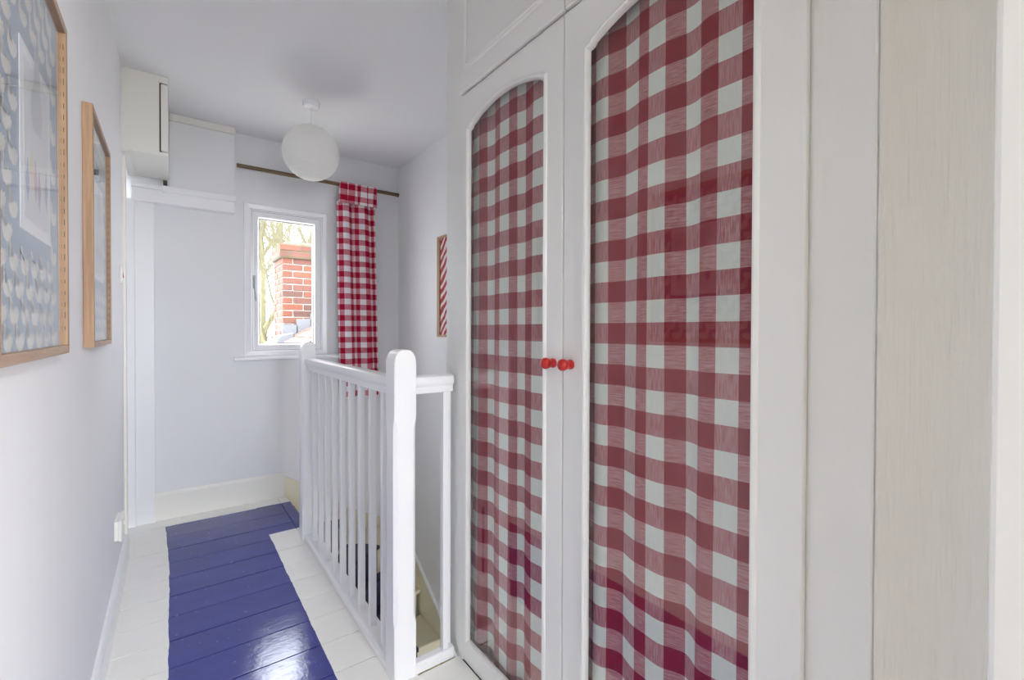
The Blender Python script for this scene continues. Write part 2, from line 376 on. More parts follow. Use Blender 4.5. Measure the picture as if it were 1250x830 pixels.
# ------------------------------------------------------------------ balustrade
bal = empty('balustrade', (.64, 2.2, 0), 'white painted balustrade with two round-topped newel posts guarding the stairwell', 'balustrade')
def newel(name, x0, x1, y0, y1, z0, zt, label):
    w = x1-x0; r = w*.5; bm = bmesh.new(); ch = .012
    # section with chamfer c, from bottom to top; the top rounds over across X
    def ring(z, c):
        return [bm.verts.new(p) for p in ((x0+c, y0, z), (x1-c, y0, z), (x1, y0+c, z), (x1, y1-c, z), (x1-c, y1, z), (x0+c, y1, z), (x0, y1-c, z), (x0, y0+c, z))]
    L = [ring(z0, .003), ring(.185, .003), ring(.215, ch), ring(.865, ch), ring(.90, .003), ring(zt-.050, .003)]
    for k in range(1, 9):
        t = k/8*math.pi/2*0.985; ins = (r-.006)*(1-math.cos(t))*.86; z = zt-.050+.050*math.sin(t)
        c = .003
        R_ = [bm.verts.new(p) for p in ((x0+ins+c, y0+ins*.12, z), (x1-ins-c, y0+ins*.12, z), (x1-ins, y0+c+ins*.12, z), (x1-ins, y1-c-ins*.12, z), (x1-ins-c, y1-ins*.12, z), (x0+ins+c, y1-ins*.12, z), (x0+ins, y1-c-ins*.12, z), (x0+ins, y0+c+ins*.12, z))]
        L.append(R_)
    for a, b in zip(L, L[1:]):
        for i in range(8): bm.faces.new((a[i], a[(i+1) % 8], b[(i+1) % 8], b[i]))
    bm.faces.new(L[0]); bm.faces.new(L[-1])
    o = obj(name, bm, GLOSS, bal, smooth='auto', ang=28); o['label'] = label; return o
newel('newel_post', .598, .678, 1.468, 1.548, 0, 1.132, 'near newel post')
newel('newel_post', .590, .664, 2.800, 2.872, -.03, 1.128, 'far newel post')
def rail_prof(c, zb, zt, w):
    h = zt-zb; a = w/2
    pts = [(-a*.62, 0), (a*.62, 0), (a*.62, h*.36), (a*.86, h*.46), (a, h*.6), (a, h*.74), (a*.86, h*.9), (a*.5, h*.985), (0, h),
           (-a*.5, h*.985), (-a*.86, h*.9), (-a, h*.74), (-a, h*.6), (-a*.86, h*.46), (-a*.62, h*.36)]
    return [(c+p, zb+q) for p, q in pts]
prism('handrail', rail_prof(.634, .972, 1.040, .062), 'Y', 1.546, 2.803, GLOSS, bal, smooth='auto')
prism('handrail', rail_prof(1.500, .976, 1.040, .052), 'X', .674, .829, GLOSS, bal, smooth='auto')
prism('base_rail', [(.602, .0005), (.672, .0005), (.672, .022), (.666, .030), (.610, .030), (.602, .022)], 'Y', 1.545, 2.802, GLOSS, bal)
prism('base_rail', [(1.470, .0005), (1.503, .0005), (1.503, .034), (1.500, .037), (1.474, .037), (1.470, .033)], 'X', .676, .829, GLOSS, bal)
box('baluster', .786, .808, 1.476, 1.500, .037, .978, GLOSS, bal, .002)
box('wall_strip', .810, .829, 1.4985, 1.520, .037, .978, GLOSS, bal, .002)
bmB = bmesh.new(); abox(bmB, -.0125, .0125, -.0125, .0125, 0, .948); meB = bpy.data.meshes.new('baluster'); bmB.normal_update(); bmesh.ops.recalc_face_normals(bmB, faces=bmB.faces)
bmesh.ops.bevel(bmB, geom=list(bmB.edges), offset=.002, segments=1, affect='EDGES'); bmB.to_mesh(meB); bmB.free()
for k in range(9): put('baluster', meB, GLOSS, bal, (.634, 1.650+.1305*k, .0285))

# ------------------------------------------------------------------ staircase
st = empty('staircase', (1.1, 3.1, -.2), 'winding staircase with dark blue painted runner and cream sides below the landing', 'staircase')
PV = (.74, 2.93)
def ray_hit(a):   # from the pivot out to the far wall / right wall
    dx, dy = math.cos(a), math.sin(a); t = 9
    if dx > 1e-6: t = min(t, (RX-.003-PV[0])/dx)
    if dy > 1e-6: t = min(t, (FY-.003-PV[1])/dy)
    return (PV[0]+t*dx, PV[1]+t*dy)
A1, A2, A3, A4 = [math.radians(v) for v in (63, 35.5, 27, 18.6)]
rise = .19
def step(poly, z, front):
    bm = bmesh.new(); aprism(bm, poly, 'Z', z-.03, z); obj('tread', bm, STAIRP, st, .008, 3)
    (ax, ay), (bx, by) = front
    q_ = (Vector((ax, ay))-Vector((bx, by))).normalized()*(.028 if abs(by-ay) > .01 else 0); bx += q_.x; by += q_.y
     # riser below the front edge, set back under the nosing
    cx = sum(p[0] for p in poly)/len(poly); cy = sum(p[1] for p in poly)/len(poly)
    d = Vector((by-ay, -(bx-ax), 0)).normalized()
    if d.dot(Vector((cx-ax, cy-ay, 0))) < 0: d = -d
    o1 = d*.022; o2 = d*.042
    bm = bmesh.new(); aprism(bm, [(ax+o1.x, ay+o1.y), (bx+o1.x, by+o1.y), (bx+o2.x, by+o2.y), (ax+o2.x, ay+o2.y)], 'Z', z-rise-.03, z-.03)
    obj('riser', bm, STAIRP, st)
h1, h2, h3, h4 = ray_hit(A1), ray_hit(A2), ray_hit(A3), ray_hit(A4)
box('riser', .662, .68, 2.87, FY-.003, -rise-.03, -.03, STAIRP, st)
def over(p, q, d=.03):      # tread runs back under the riser above
    return p
step([(.665, 2.90), PV, h1, (.665, FY-.003)], -rise, (PV, h1))
step([PV, h2, (RX-.003, FY-.003), h1], -2*rise, (PV, h2))
step([PV, h3, h2], -3*rise, (PV, h3))
step([PV, h4, h3], -4*rise, (PV, h4))
yb = 2.845
step([(.70, yb), (RX-.003, yb), h4, PV, (.70, 2.93)], -5*rise, ((.70, yb), (RX-.003, yb)))
for k in range(6, 12):
    y1 = yb-.235*(k-6); y0 = y1-.235
    step([(.70, y0), (RX-.003, y0), (RX-.003, y1+.03), (.70, y1+.03)], -k*rise, ((.70, y0), (RX-.003, y0)))
def string_far():
    tp = [(.645, .145), (.76, .073), (1.09, -.177), (1.24, -.263), (1.510, -.40)]
    pts = tp + [(p[0], p[1]-.42) for p in reversed(tp)]
    pts[-1] = (.645, -.25)
    prism('string', pts, 'Y', FY-.016, FY-.002, CREAMS, st)
CREAMS = paint('stair_string_cream', lin(228, 222, 200), .4, (20, 20, 20), .1, .02)
string_far()
tp = [(3.62, -.40), (3.294, -.549), (2.882, -.803), (1.2, -2.1)]
prism('string', tp + [(p[0], p[1]-.40) for p in reversed(tp)], 'X', RX-.014, RX-.002, CREAMS, st)
prism('string_cap', [(p[0], p[1]+.001) for p in tp] + [(p[0], p[1]+.022) for p in reversed(tp)], 'X', RX-.018, RX-.002, GLOSS, st)
struct(box('wall_stairwell', .56, .64, .2, FY, -2.9, -.22, WALLP))
struct(boxes('wall_stair_end', [(.56, .72, .1, .2, -2.9, -.22), (1.44, RX, .1, .2, -2.9, -.22), (.72, 1.44, .1, .2, -2.9, -2.0), (.72, 1.44, .1, .2, -.6, -.22)], WALLP))
w3 = struct(boxes('added_stair_window', [(.72, .76, .12, .18, -2.0, -.6), (1.40, 1.44, .12, .18, -2.0, -.6), (.76, 1.40, .12, .18, -2.0, -1.96), (.76, 1.40, .12, .18, -.64, -.6)], UPVC))  # unseen window, added to light the dark stairwell from below
box('pane', .76, 1.40, .148, .152, -1.96, -.64, GLASS, w3)
struct(box('floor_below', .56, RX+.1, .1, FY+.1, -3.0, -2.88, CREAMS))

# ------------------------------------------------------------------ wardrobe
FX = .846     # face of the wardrobe's fixed frame; doors stand proud of it
wd = empty('wardrobe', (1.1, .85, 0), 'tall white built-in wardrobe with arched glass doors and red knobs', 'wardrobe')
boxes('carcass', [(FX+.0205, RX-.002, 1.546, 1.565, 0, CZ-.002), (FX+.0205, RX-.002, .230, .245, 0, CZ-.002), (RX-.02, RX-.002, .245, 1.546, 0, CZ-.002), (FX+.02, RX-.02, .245, 1.546, 2.02, 2.045), (FX+.02, RX-.02, .245, 1.546, .02, .04)], WARD, wd)
box('stile', FX, FX+.02, 1.440, 1.566, 0, CZ-.002, WARD, wd, .003)
box('stile', FX, FX+.02, .228, .330, 0, CZ-.002, WARD, wd, .004)
box('rail', FX+.001, FX+.02, .330, 1.440, 2.012, 2.072, WARD, wd)
box('rail', FX+.001, FX+.02, .330, 1.440, 2.485, CZ-.002, WARD, wd)
box('plinth', FX+.004, FX+.02, .330, 1.440, 0, .06, WARD, wd)
box('filler_panel', FX-.003, FX+.02, .012, .2265, 0, CZ-.002, WARDP, wd, .004)
# arch: opening profile (s across 0..1, height above the spring line)
def opening(y0, y1, zb, zs):
    """y0<y1; closed loop of (y,z): bottom y0 -> up -> arch with small shoulders -> down at y1"""
    pts = [(y0, zb)]
    w = y1-y0; nose = .030
    arch = []
    n = 22
    for i in range(n+1):
        t = i/n; arch.append((y0+nose*.72+(w-1.44*nose)*t, zs+.006+.038*(1-(2*t-1)**2)))
    pts += [(y0, zs-.004), (y0+nose*.30, zs-.003), (y0+nose*.55, zs-.001)] + arch + [(y1-nose*.55, zs-.001), (y1-nose*.30, zs-.003), (y1, zs-.004)]
    pts.append((y1, zb)); return pts
def ring_door(name, Y0, Y1, Z0, Z1, loop, xa, xb, mat, parent):
    y0, y1 = loop[0][0], loop[-1][0]; n = len(loop)
    outer = []
    for i, (y, z) in enumerate(loop):
        if i == 0: outer.append((Y0, Z0))
        elif i == 1: outer.append((Y0, Z1))
        elif i == n-2: outer.append((Y1, Z1))
        elif i == n-1: outer.append((Y1, Z0))
        else: outer.append((Y0+(Y1-Y0)*(y-y0)/(y1-y0), Z1))
    bm = bmesh.new()
    V = {}
    for nm, pts in (('i', loop), ('o', outer)):
        for s_, x in (('f', xa), ('b', xb)): V[nm+s_] = [bm.verts.new((x, y, z)) for y, z in pts]
    for i in range(n):
        j = (i+1) % n
        bm.faces.new((V['of'][i], V['of'][j], V['if'][j], V['if'][i])); bm.faces.new((V['ib'][i], V['ib'][j], V['ob'][j], V['ob'][i]))
        bm.faces.new((V['if'][i], V['if'][j], V['ib'][j], V['ib'][i])); bm.faces.new((V['ob'][i], V['ob'][j], V['of'][j], V['of'][i]))
    return obj(name, bm, mat, parent, .005, 3, ang=50)
def loop_sweep(name, loop, prof, mat, parent, smooth='auto'):
    """prof: closed list of (outward offset, x). Sweeps it round a closed (y,z) loop."""
    n = len(loop); bm = bmesh.new(); rings = []
    cy = sum(p[0] for p in loop)/n; cz = sum(p[1] for p in loop)/n
    for i in range(n):
        p = Vector(loop[i]); a = Vector(loop[i-1]); b = Vector(loop[(i+1) % n])
        d1 = (p-a).normalized(); d2 = (b-p).normalized()
        n1 = Vector((-d1.y, d1.x)); n2 = Vector((-d2.y, d2.x))
        m = (n1+n2); m = m/max(.35, m.dot(n1)) if m.length > 1e-6 else n1
        rings.append([bm.verts.new((x, p.x+m.x*o, p.y+m.y*o)) for o, x in prof])
    k = len(prof)
    for i in range(n):
        a, b = rings[i], rings[(i+1) % n]
        for q in range(k): bm.faces.new((a[q], a[(q+1) % k], b[(q+1) % k], b[q]))
    return obj(name, bm, mat, parent, smooth=smooth, ang=40)
BEAD = [(-.003, FX-.004), (-.003, WX+.002), (.000, WX-.005), (.004, WX-.007), (.008, WX-.005), (.011, WX+.0005), (.011, WX+.004)]
def knob(y, parent):
    bm = bmesh.new()
    alathe(bm, [(.0125, 0.002), (.0130, -.003), (.0125, -.007), (.0112, -.010), (.0108, -.013), (.0122, -.017), (.0145, -.023), (.0155, -.029), (.0140, -.035), (.0095, -.0395), (.004, -.0415)], (WX-.0005, y, 1.112), 'X', 28)
    return obj('knob', bm, RED, parent, smooth=True)
def glass_door(Y0, Y1, g0, g1, ky, label):
    lp = opening(g0, g1, .105, 1.902)
    d = ring_door('door', Y0, Y1, .045, 2.030, lp, WX, FX-.001, WARD, wd); d['label'] = label
    # loop is traversed y0 -> up -> y1 -> down; outward normal is (-dz, dy) for the left side
    loop_sweep('moulding', lp, BEAD, WARD, d)
    box('glass_pane', FX-.0075, FX-.0045, g0-.004, g1+.004, .100, 1.948, CGLASS, d)
    k = knob(ky, d); k['label'] = 'round red wooden knob'
    return d
glass_door(.8970, 1.4440, .972, 1.381, .931, 'far arched glass door')
glass_door(.3180, .8945, .402, .8115, .864, 'near arched glass door')
def upper_door(Y0, Y1, label):
    d = box('upper_door', WX, FX-.001, Y0, Y1, 2.041, 2.500, WARD, wd, .005, 3); d['label'] = label
    y0, y1, z0, z1 = Y0+.062, Y1-.052, 2.128, 2.445
    loop_sweep('moulding', [(y0, z0), (y0, z1), (y1, z1), (y1, z0)], [(0, WX+.003), (0, WX-.003), (.005, WX-.007), (.010, WX-.004), (.015, WX-.0055), (.020, WX+.0005), (.020, WX+.003)], WARD, d)
upper_door(.8970, 1.4440, 'far overhead cupboard door'); upper_door(.3180, .8945, 'near overhead cupboard door')

def cloth(name, yedges, z0, z1, xc, amp, phase, mat, u0, v_top, sag, bulge):
    """hanging gathered cloth in the plane X=xc; yedges = where each printed stripe edge falls (the cloth is folded between them)"""
    bm = bmesh.new(); uvl = bm.loops.layers.uv.new('UVMap')
    nu = (len(yedges)-1)*6; nv = 70
    grid = []
    for j in range(nv+1):
        t = j/nv; z = z1+(z0-z1)*t; row = []
        for i in range(nu+1):
            s = i/6; k = min(int(s), len(yedges)-2); f = s-k
            f2 = f*f*(3-2*f)*.35+f*.65
            y = yedges[k]+(yedges[k+1]-yedges[k])*f2
            y += bulge(s, t)
            d = amp*(.55+.6*t)*(math.sin(s*1.55+phase+.5*math.sin(t*2.3))+.45*math.sin(s*2.9+phase*2+t*1.1))
            row.append((bm.verts.new((xc+d, y, z)), (s*.0499+u0, (v_top-1.2)-(z-1.2)/1.0222+sag(s, t))))
        grid.append(row)
    for j in range(nv):
        for i in range(nu):
            q = (grid[j][i], grid[j][i+1], grid[j+1][i+1], grid[j+1][i])
            f = bm.faces.new([a[0] for a in q])
            for l, a in zip(f.loops, q): l[uvl].uv = a[1]
    o = obj(name, bm, mat, None, smooth=True, recalc=False)
    m = o.modifiers.new('thickness', 'SOLIDIFY'); m.thickness = .0008
    return o
RE = [.8330, .800, .761, .7150, .671, .643, .5995, .557, .520, .481, .435, .390, .345]
RE = [.868] + RE
LE = [1.452, 1.418, 1.379, 1.340, 1.300, 1.256, 1.216, 1.168, 1.131, 1.096, 1.047, 1.000, .955]
RE = [v*1.0222 for v in RE]; LE = [v*1.0222 for v in LE]
c1 = cloth('wardrobe_curtain', LE, .07, 1.985, .874, .0085, .4, GINGW, 0.0, 1.867, lambda s, t: 0.0, lambda s, t: .002*math.sin(s*1.3+3*t))
tag(c1, 'sheer red and white gingham curtain behind the far arched wardrobe door', 'curtain', 'gingham wardrobe curtains')
c2_ = cloth('wardrobe_curtain', RE, .07, 1.985, .874, .0092, 1.3, GINGW, 0.0, 1.867, lambda s, t: 0.0, lambda s, t: .005*math.sin(s*1.1+3.2*t+.6)*t)
tag(c2_, 'sheer red and white gingham curtain behind the near wardrobe door, largest in view', 'curtain', 'gingham wardrobe curtains')

# ------------------------------------------------------------------ curtain rod and window curtain
bm = bmesh.new(); alathe(bm, [(.0125, .352), (.0135, .353), (.0135, 1.470), (.0155, 1.471), (.0155, 1.490), (.012, 1.492)], (0, 3.575, 2.300), 'X', 18)
rod = obj('curtain_rod', bm, ROD, None, smooth='auto')
tag(rod, 'dark wooden curtain rod above the window', 'curtain rod')
cu = empty('window_curtain', (1.16, 3.56, .68), 'red and white gingham curtain hanging beside the window', 'curtain')
def wcloth(name, x0t, x1t, x0b, x1b, z0, z1, y0, amp, folds, u1, voff, ph, wrap=False):
    bm = bmesh.new(); uvl = bm.loops.layers.uv.new('UVMap'); nu, nv = 90, 60; grid = []
    for j in range(nv+1):
        t = j/nv; z = z1+(z0-z1)*t; row = []
        a = x0t+(x0b-x0t)*t; b = x1t+(x1b-x1t)*t
        for i in range(nu+1):
            s = i/nu; w = 2*math.pi*folds*(s+.03*math.sin(5*s))+ph+.35*math.sin(t*2.2+3*s)
            x = a+(b-a)*s+.013*math.sin(w+1.2)*(.8+.3*t)
            y = y0+amp*(math.sin(w)+.35*math.sin(1.9*w+1))*(.85+.25*t)
            if wrap: y = y0-.0225+amp*math.sin(w)*(.35+.9*t)
            row.append((bm.verts.new((x, y, z)), (s*u1, z1-z+voff)))
        grid.append(row)
    for j in range(nv):
        for i in range(nu):
            q = (grid[j][i], grid[j][i+1], grid[j+1][i+1], grid[j+1][i]); f = bm.faces.new([k[0] for k in q])
            for l, k in zip(f.loops, q): l[uvl].uv = k[1]
    o = obj(name, bm, GINGC, cu, smooth=True, recalc=False)
    m = o.modifiers.new('thickness', 'SOLIDIFY'); m.thickness = .0015
    return o
wcloth('drape', .990, 1.302, 1.012, 1.340, .680, 2.178, 3.580, .020, 2.6, .43, 0.01, .4)
wcloth('heading', 1.004, 1.290, 1.000, 1.286, 2.160, 2.318, 3.575, .006, 4.2, .40, 0.03, .2, True)

# ------------------------------------------------------------------ pendant lamp
lp = empty('pendant_lamp', (.662, 2.885, 2.08), 'round white paper lantern hanging from the ceiling', 'lamp')
bm = bmesh.new(); alathe(bm, [(.047, CZ), (.047, CZ-.020), (.043, CZ-.030), (.030, CZ-.034)], (.662, 2.885, 0), 'Z', 28)
obj('ceiling_rose', bm, UPVC, lp, smooth='auto')
bm = bmesh.new(); alathe(bm, [(.0035, CZ-.03), (.0035, 2.36)], (.662, 2.885, 0), 'Z', 8); obj('cord', bm, UPVC, lp)
R_, cz_ = .157, 2.238
prof = []
NR = 22
for k in range(NR*4+1):
    th = math.pi*(.075+.85*k/(NR*4)); rr = R_-.0022*abs(math.sin(math.pi*k/4))
    prof.append((rr*math.sin(th), cz_+rr*math.cos(th)))
s = N('lantern_paper'); s.b.inputs['Base Color'].default_value = lin(246, 246, 244); s.b.inputs['Roughness'].default_value = .8
tl = s.add('ShaderNodeBsdfTranslucent'); tl.inputs[0].default_value = lin(246, 246, 244); mxs = s.add('ShaderNodeMixShader'); mxs.inputs[0].default_value = .35
s.link(s.b.outputs[0], mxs.inputs[1]); s.link(tl.outputs[0], mxs.inputs[2]); s.link(mxs.outputs[0], s.out.inputs[0]); s.bump(s.noise(s.pos(), 120, 3), .15, .0006)
bm = bmesh.new(); alathe(bm, prof, (.662, 2.885, 0), 'Z', 40)
obj('paper_shade', bm, s.m, lp, smooth=True)

# ------------------------------------------------------------------ switch and socket on the left wall
sw = empty('light_switch', (LX, 2.98, 1.43), 'white light switch on the left wall above the socket', 'light switch')
box('plate', LX+.0002, LX+.010, 2.94, 3.026, 1.425, 1.511, PLAST, sw, .003)
prism('rocker', [(LX+.010, 1.456), (LX+.014, 1.456), (LX+.0105, 1.482), (LX+.010, 1.482)], 'Y', 2.978, 2.990, plain('switch_red', lin(170, 70, 60)[:3], .4), sw)
so = empty('wall_socket', (LX, 2.67, .27), 'white surface mounted power socket low on the left wall', 'socket')
box('back_box', LX+.0002, LX+.016, 2.602, 2.742, .282, .366, PLAST, so, .003)
box('face_plate', LX+.016, LX+.026, 2.598, 2.746, .278, .370, PLAST, so, .004)
box('rocker', LX+.026, LX+.030, 2.664, 2.680, .330, .350, PLAST, so, .001)

# ------------------------------------------------------------------ framed pictures
def picture_left(y0, y1, z0, z1, label):
    p = empty('framed_picture', (LX, (y0+y1)/2, z0), label, 'picture', 'oak framed pictures on the left wall')
    d = .024; w = .017; xa, xb = LX+.0005, LX+d
    # mitred frame members, each a part
    def member(pts, mat):
        bm = bmesh.new(); aprism(bm, pts, 'X', xa, xb); obj('frame_member', bm, mat, p, .0012)
    member([(y0, z0), (y1, z0), (y1-w, z0+w), (y0+w, z0+w)], OAK_Y); member([(y0, z1), (y0+w, z1-w), (y1-w, z1-w), (y1, z1)], OAK_Y)
    member([(y0, z0), (y0+w, z0+w), (y0+w, z1-w), (y0, z1)], OAK_Z); member([(y1, z0), (y1, z1), (y1-w, z1-w), (y1-w, z0+w)], OAK_Z)
    mat_ = paint('mount_grey_blue', lin(122, 144, 168), .9, (30, 30, 30), .05, .05)
    b = box('backing', xa, LX+.010, y0+w, y1-w, z0+w, z1-w, mat_, p)
    # block printed cream bird motifs on the blue-grey ground
    bm = bmesh.new(); xm = LX+.0104
    motif = [(-.004, -.020), (.012, -.018), (.023, -.008), (.028, .006), (.020, .004), (.022, .013), (.012, .008), (.008, .013), (-.002, .004), (-.012, .002), (-.015, .010), (-.011, .020), (-.013, .028), (-.020, .031), (-.027, .026), (-.020, .025), (-.018, .018), (-.023, .008), (-.024, -.004), (-.017, -.015)]
    iy0, iy1, iz0, iz1 = y0+w+.006, y1-w-.006, z0+w+.006, z1-w-.006
    cm_ = y1-.214; cy0, cy1, cz0, cz1 = cm_-.112, cm_+.112, z0+.215, z1-.178
    r = 0; z = iz0+.012
    while z < iz1-.028:
        y = iy0+.026+(.033 if r % 2 else 0)
        while y < iy1-.026:
            if not (cy0-.024 < y < cy1+.024 and cz0-.028 < z < cz1+.018):
                vs = [bm.verts.new((xm, y+a*1.05, z+c*.92)) for a, c in motif]; bm.faces.new(vs)
            y += .066
        z += .041; r += 1
    bmesh.ops.triangulate(bm, faces=bm.faces)
    me = obj('printed_birds', bm, plain('print_cream', lin(216, 214, 204)[:3], .9), b); me['kind'] = 'stuff'
    cd = box('print_card', LX+.010, LX+.0112, cy0, cy1, cz0, cz1, plain('card_white', lin(228, 230, 232)[:3], .9), p)
    box('print_sheet', LX+.0112, LX+.0116, cy0+.022, cy1-.022, cz0+.022, cz1-.022, plain('sheet_grey', lin(206, 209, 212)[:3], .9), cd)
    cm = (cy0+cy1)/2; zz = cz0
    fig = [(0, 0), (.03, .0), (.042, .03), (.038, .065), (.022, .085), (.026, .105), (.018, .125), (.020, .165), (.010, .168), (.006, .13), (-.004, .13), (-.010, .165), (-.019, .160), (-.016, .122), (-.024, .104), (-.020, .085), (-.037, .065), (-.042, .03), (-.03, 0)]
    bm = bmesh.new(); vs = [bm.verts.new((LX+.0119, cm+a, zz+.185+c)) for a, c in fig]; bmesh.ops.triangulate(bm, faces=[bm.faces.new(vs)])
    obj('printed_figure', bm, plain('figure_grey', lin(172, 180, 182)[:3], .9), cd)
    for k, col in enumerate([(128, 146, 182), (212, 196, 150), (186, 138, 150), (150, 130, 166), (214, 206, 190), (120, 140, 170)]):
        a = cm-.070+.028*k; c = zz+.085+.012*((k*2) % 3)
        bm = bmesh.new(); vs = [bm.verts.new((LX+.0119, a+p_, c+q)) for p_, q in ((0, -.038), (.014, 0), (0, .042), (-.014, 0))]; bm.faces.new(vs)
        obj('printed_lozenge', bm, plain('lozenge_tint', lin(*col)[:3], .9), cd)
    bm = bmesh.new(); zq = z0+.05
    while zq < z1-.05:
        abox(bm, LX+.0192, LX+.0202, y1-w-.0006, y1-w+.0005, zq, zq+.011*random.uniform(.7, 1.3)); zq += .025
    ck = obj('reflected_dashes', bm, DARKGAP, p); ck['kind'] = 'stuff'  # dark dashes stand in for the print's reflection along the inner edge
    box('glass', LX+.016, LX+.0175, y0+w-.003, y1-w+.003, z0+w-.003, z1-w+.003, PGLASS, p)
    return p
picture_left(.872, 1.386, 1.148, 1.850, 'oak framed bird-pattern picture nearest the camera, cut by the left edge')
picture_left(1.786, 2.262, 1.146, 1.850, 'oak framed picture further along the left wall, toward the light switch')
# picture on the stairwell wall with red swirled print
py0, py1, pz0, pz1 = 2.42, 2.912, 1.154, 1.852
pr = empty('framed_picture', (RX, 2.66, pz0), 'framed red and white patterned picture on the stairwell wall behind the wardrobe', 'picture')
w = .038
def fm(pts, mat):
    bm = bmesh.new(); aprism(bm, pts, 'X', RX-.018, RX-.0005); obj('frame_member', bm, mat, pr, .001)
OAKR = wood('tan_frame', lin(150, 112, 80), lin(184, 146, 110), 'Z')
fm([(py0, pz0), (py1, pz0), (py1-w, pz0+.015), (py0+w, pz0+.015)], OAKR); fm([(py0, pz1), (py0+w, pz1-.015), (py1-w, pz1-.015), (py1, pz1)], OAKR)
fm([(py0, pz0), (py0+w, pz0+.015), (py0+w, pz1-.015), (py0, pz1)], OAKR); fm([(py1, pz0), (py1, pz1), (py1-w, pz1-.015), (py1-w, pz0+.015)], OAKR)
s = N('red_swirl_print'); p_ = s.pos(); wv = s.add('ShaderNodeTexWave'); wv.wave_type = 'BANDS'; wv.bands_direction = 'DIAGONAL'; wv.inputs['Scale'].default_value = 9; wv.inputs['Distortion'].default_value = 3.5; wv.inputs['Detail'].default_value = 1
s.link(p_, wv.inputs['Vector']); s.link(s.mix(s.math('GREATER_THAN', wv.outputs['Fac'], .42), lin(226, 214, 210), lin(168, 44, 52)), s.b.inputs['Base Color']); s.b.inputs['Roughness'].default_value = .8
box('print', RX-.010, RX-.0006, py0+w, py1-w, pz0+.015, pz1-.015, s.m, pr)

# ------------------------------------------------------------------ outside the far window
def brick_mat(name, cols):
    s = N(name); oi = s.add('ShaderNodeObjectInfo'); r = s.add('ShaderNodeValToRGB')
    r.color_ramp.interpolation = 'LINEAR'
    while len(r.color_ramp.elements) < len(cols): r.color_ramp.elements.new(.5)
    for i, c in enumerate(cols): r.color_ramp.elements[i].position = i/(len(cols)-1); r.color_ramp.elements[i].color = lin(*c)
    s.link(oi.outputs['Random'], r.inputs[0]); n = s.noise(s.pos(), 26, 4, .6)
    s.link(s.mix(s.math('MULTIPLY', n, .55), r.outputs[0], lin(92, 70, 60)), s.b.inputs['Base Color']); s.b.inputs['Roughness'].default_value = .95
    s.bump(n, .5, .004); return s.m
BRICK = brick_mat('weathered_brick', [(66, 30, 18), (86, 38, 19), (95, 43, 21), (76, 40, 30), (58, 33, 27), (91, 51, 33)])
MORT = paint('lime_mortar', lin(146, 142, 136), .95, (40, 40, 40), .5, .08, bd=.004)
chim = empty('chimney', (1.3, 6.0, .4), 'weathered red brick chimney stack outside the window', 'chimney')
hx0, hx1, hy0, hy1 = 1.012, 1.632, 5.75, 6.22
box('mortar_core', hx0+.012, hx1-.012, hy0+.012, hy1-.012, .3, 2.14, MORT, chim)
def brick_mesh(lx, ly, lz):
    bm = bmesh.new(); abox(bm, -lx/2, lx/2, -ly/2, ly/2, -lz/2, lz/2); bmesh.ops.recalc_face_normals(bm, faces=bm.faces)
    bmesh.ops.bevel(bm, geom=list(bm.edges), offset=.005, segments=1, affect='EDGES')
    for v in bm.verts: v.co += Vector((random.uniform(-.002, .002), random.uniform(-.002, .002), random.uniform(-.002, .002)))
    me = bpy.data.meshes.new('brick'); bm.to_mesh(me); bm.free(); return me
BL = [brick_mesh(.215, .1025, .065) for _ in range(2)]; BH = [brick_mesh(.1025, .1025, .065) for _ in range(2)]
BS = [brick_mesh(.1025, .215, .065) for _ in range(2)]
def course(z, e, flip):
    x = hx0-e; y = hy0-e+.05125
    pat = ['L', 'H', 'L', 'H'] if flip else ['H', 'L', 'H', 'L']
    for k in pat:
        l = .215 if k == 'L' else .1025
        if x+l > hx1+e+.03: break
        o = put('brick', random.choice(BL if k == 'L' else BH), BRICK, chim, (x+l/2, y+random.uniform(-.003, .003), z)); x += l+.011
    yy = hy0-e+.1025+.011; xx = hx0-e+.05125
    for k in (['S', 'S'] if not flip else ['H', 'S', 'H']):
        l = .215 if k == 'S' else .1025
        if yy+l > hy1+.1: break
        put('brick', random.choice(BS if k == 'S' else BH), BRICK, chim, (xx+random.uniform(-.003, .003), yy+l/2, z)); yy += l+.011
for i in range(15): course(.930+.0757*i, 0, i % 2)
for i in range(2): course(.930+.0757*(15+i)-.004, .035, i % 2)
MOSS_SHADE = N('moss_and_corbel_shade'); n_ = MOSS_SHADE.noise(MOSS_SHADE.pos(), 14, 4); MOSS_SHADE.link(MOSS_SHADE.mix(MOSS_SHADE.math('GREATER_THAN', n_, .5), lin(66, 62, 54), lin(54, 56, 32)), MOSS_SHADE.b.inputs['Base Color']); MOSS_SHADE.b.inputs['Roughness'].default_value = 1; MOSS_SHADE.bump(n_, .8, .02)
box('corbel_bed', hx0-.03, hx1+.03, hy0-.03, hy1+.03, 2.018, 2.16, MOSS_SHADE.m, chim)  # dark moss colour here stands in for the shadow line under the corbel
bm = bmesh.new(); A = [(hx0-.035, hy0-.035), (hx1+.035, hy0-.035), (hx1+.035, hy1+.035), (hx0-.035, hy1+.035)]
prev = [bm.verts.new((x, y, 2.145)) for x, y in A]; bm.faces.new(prev)
for ins, z in ((.01, 2.168), (.06, 2.205), (.12, 2.222)):
    c_ = [bm.verts.new((x+(ins if i in (0, 3) else -ins), y+(ins if i < 2 else -ins), z)) for i, (x, y) in enumerate(A)]
    for i in range(4): bm.faces.new((prev[i], prev[(i+1) % 4], c_[(i+1) % 4], c_[i]))
    prev = c_
bm.faces.new(prev); obj('flaunching', bm, MOSS_SHADE.m, chim, .01, smooth=True)
LEAD = paint('lead_flashing', lin(92, 94, 98), .6, (20, 20, 20), .3, .1, bd=.006)
bm = bmesh.new()
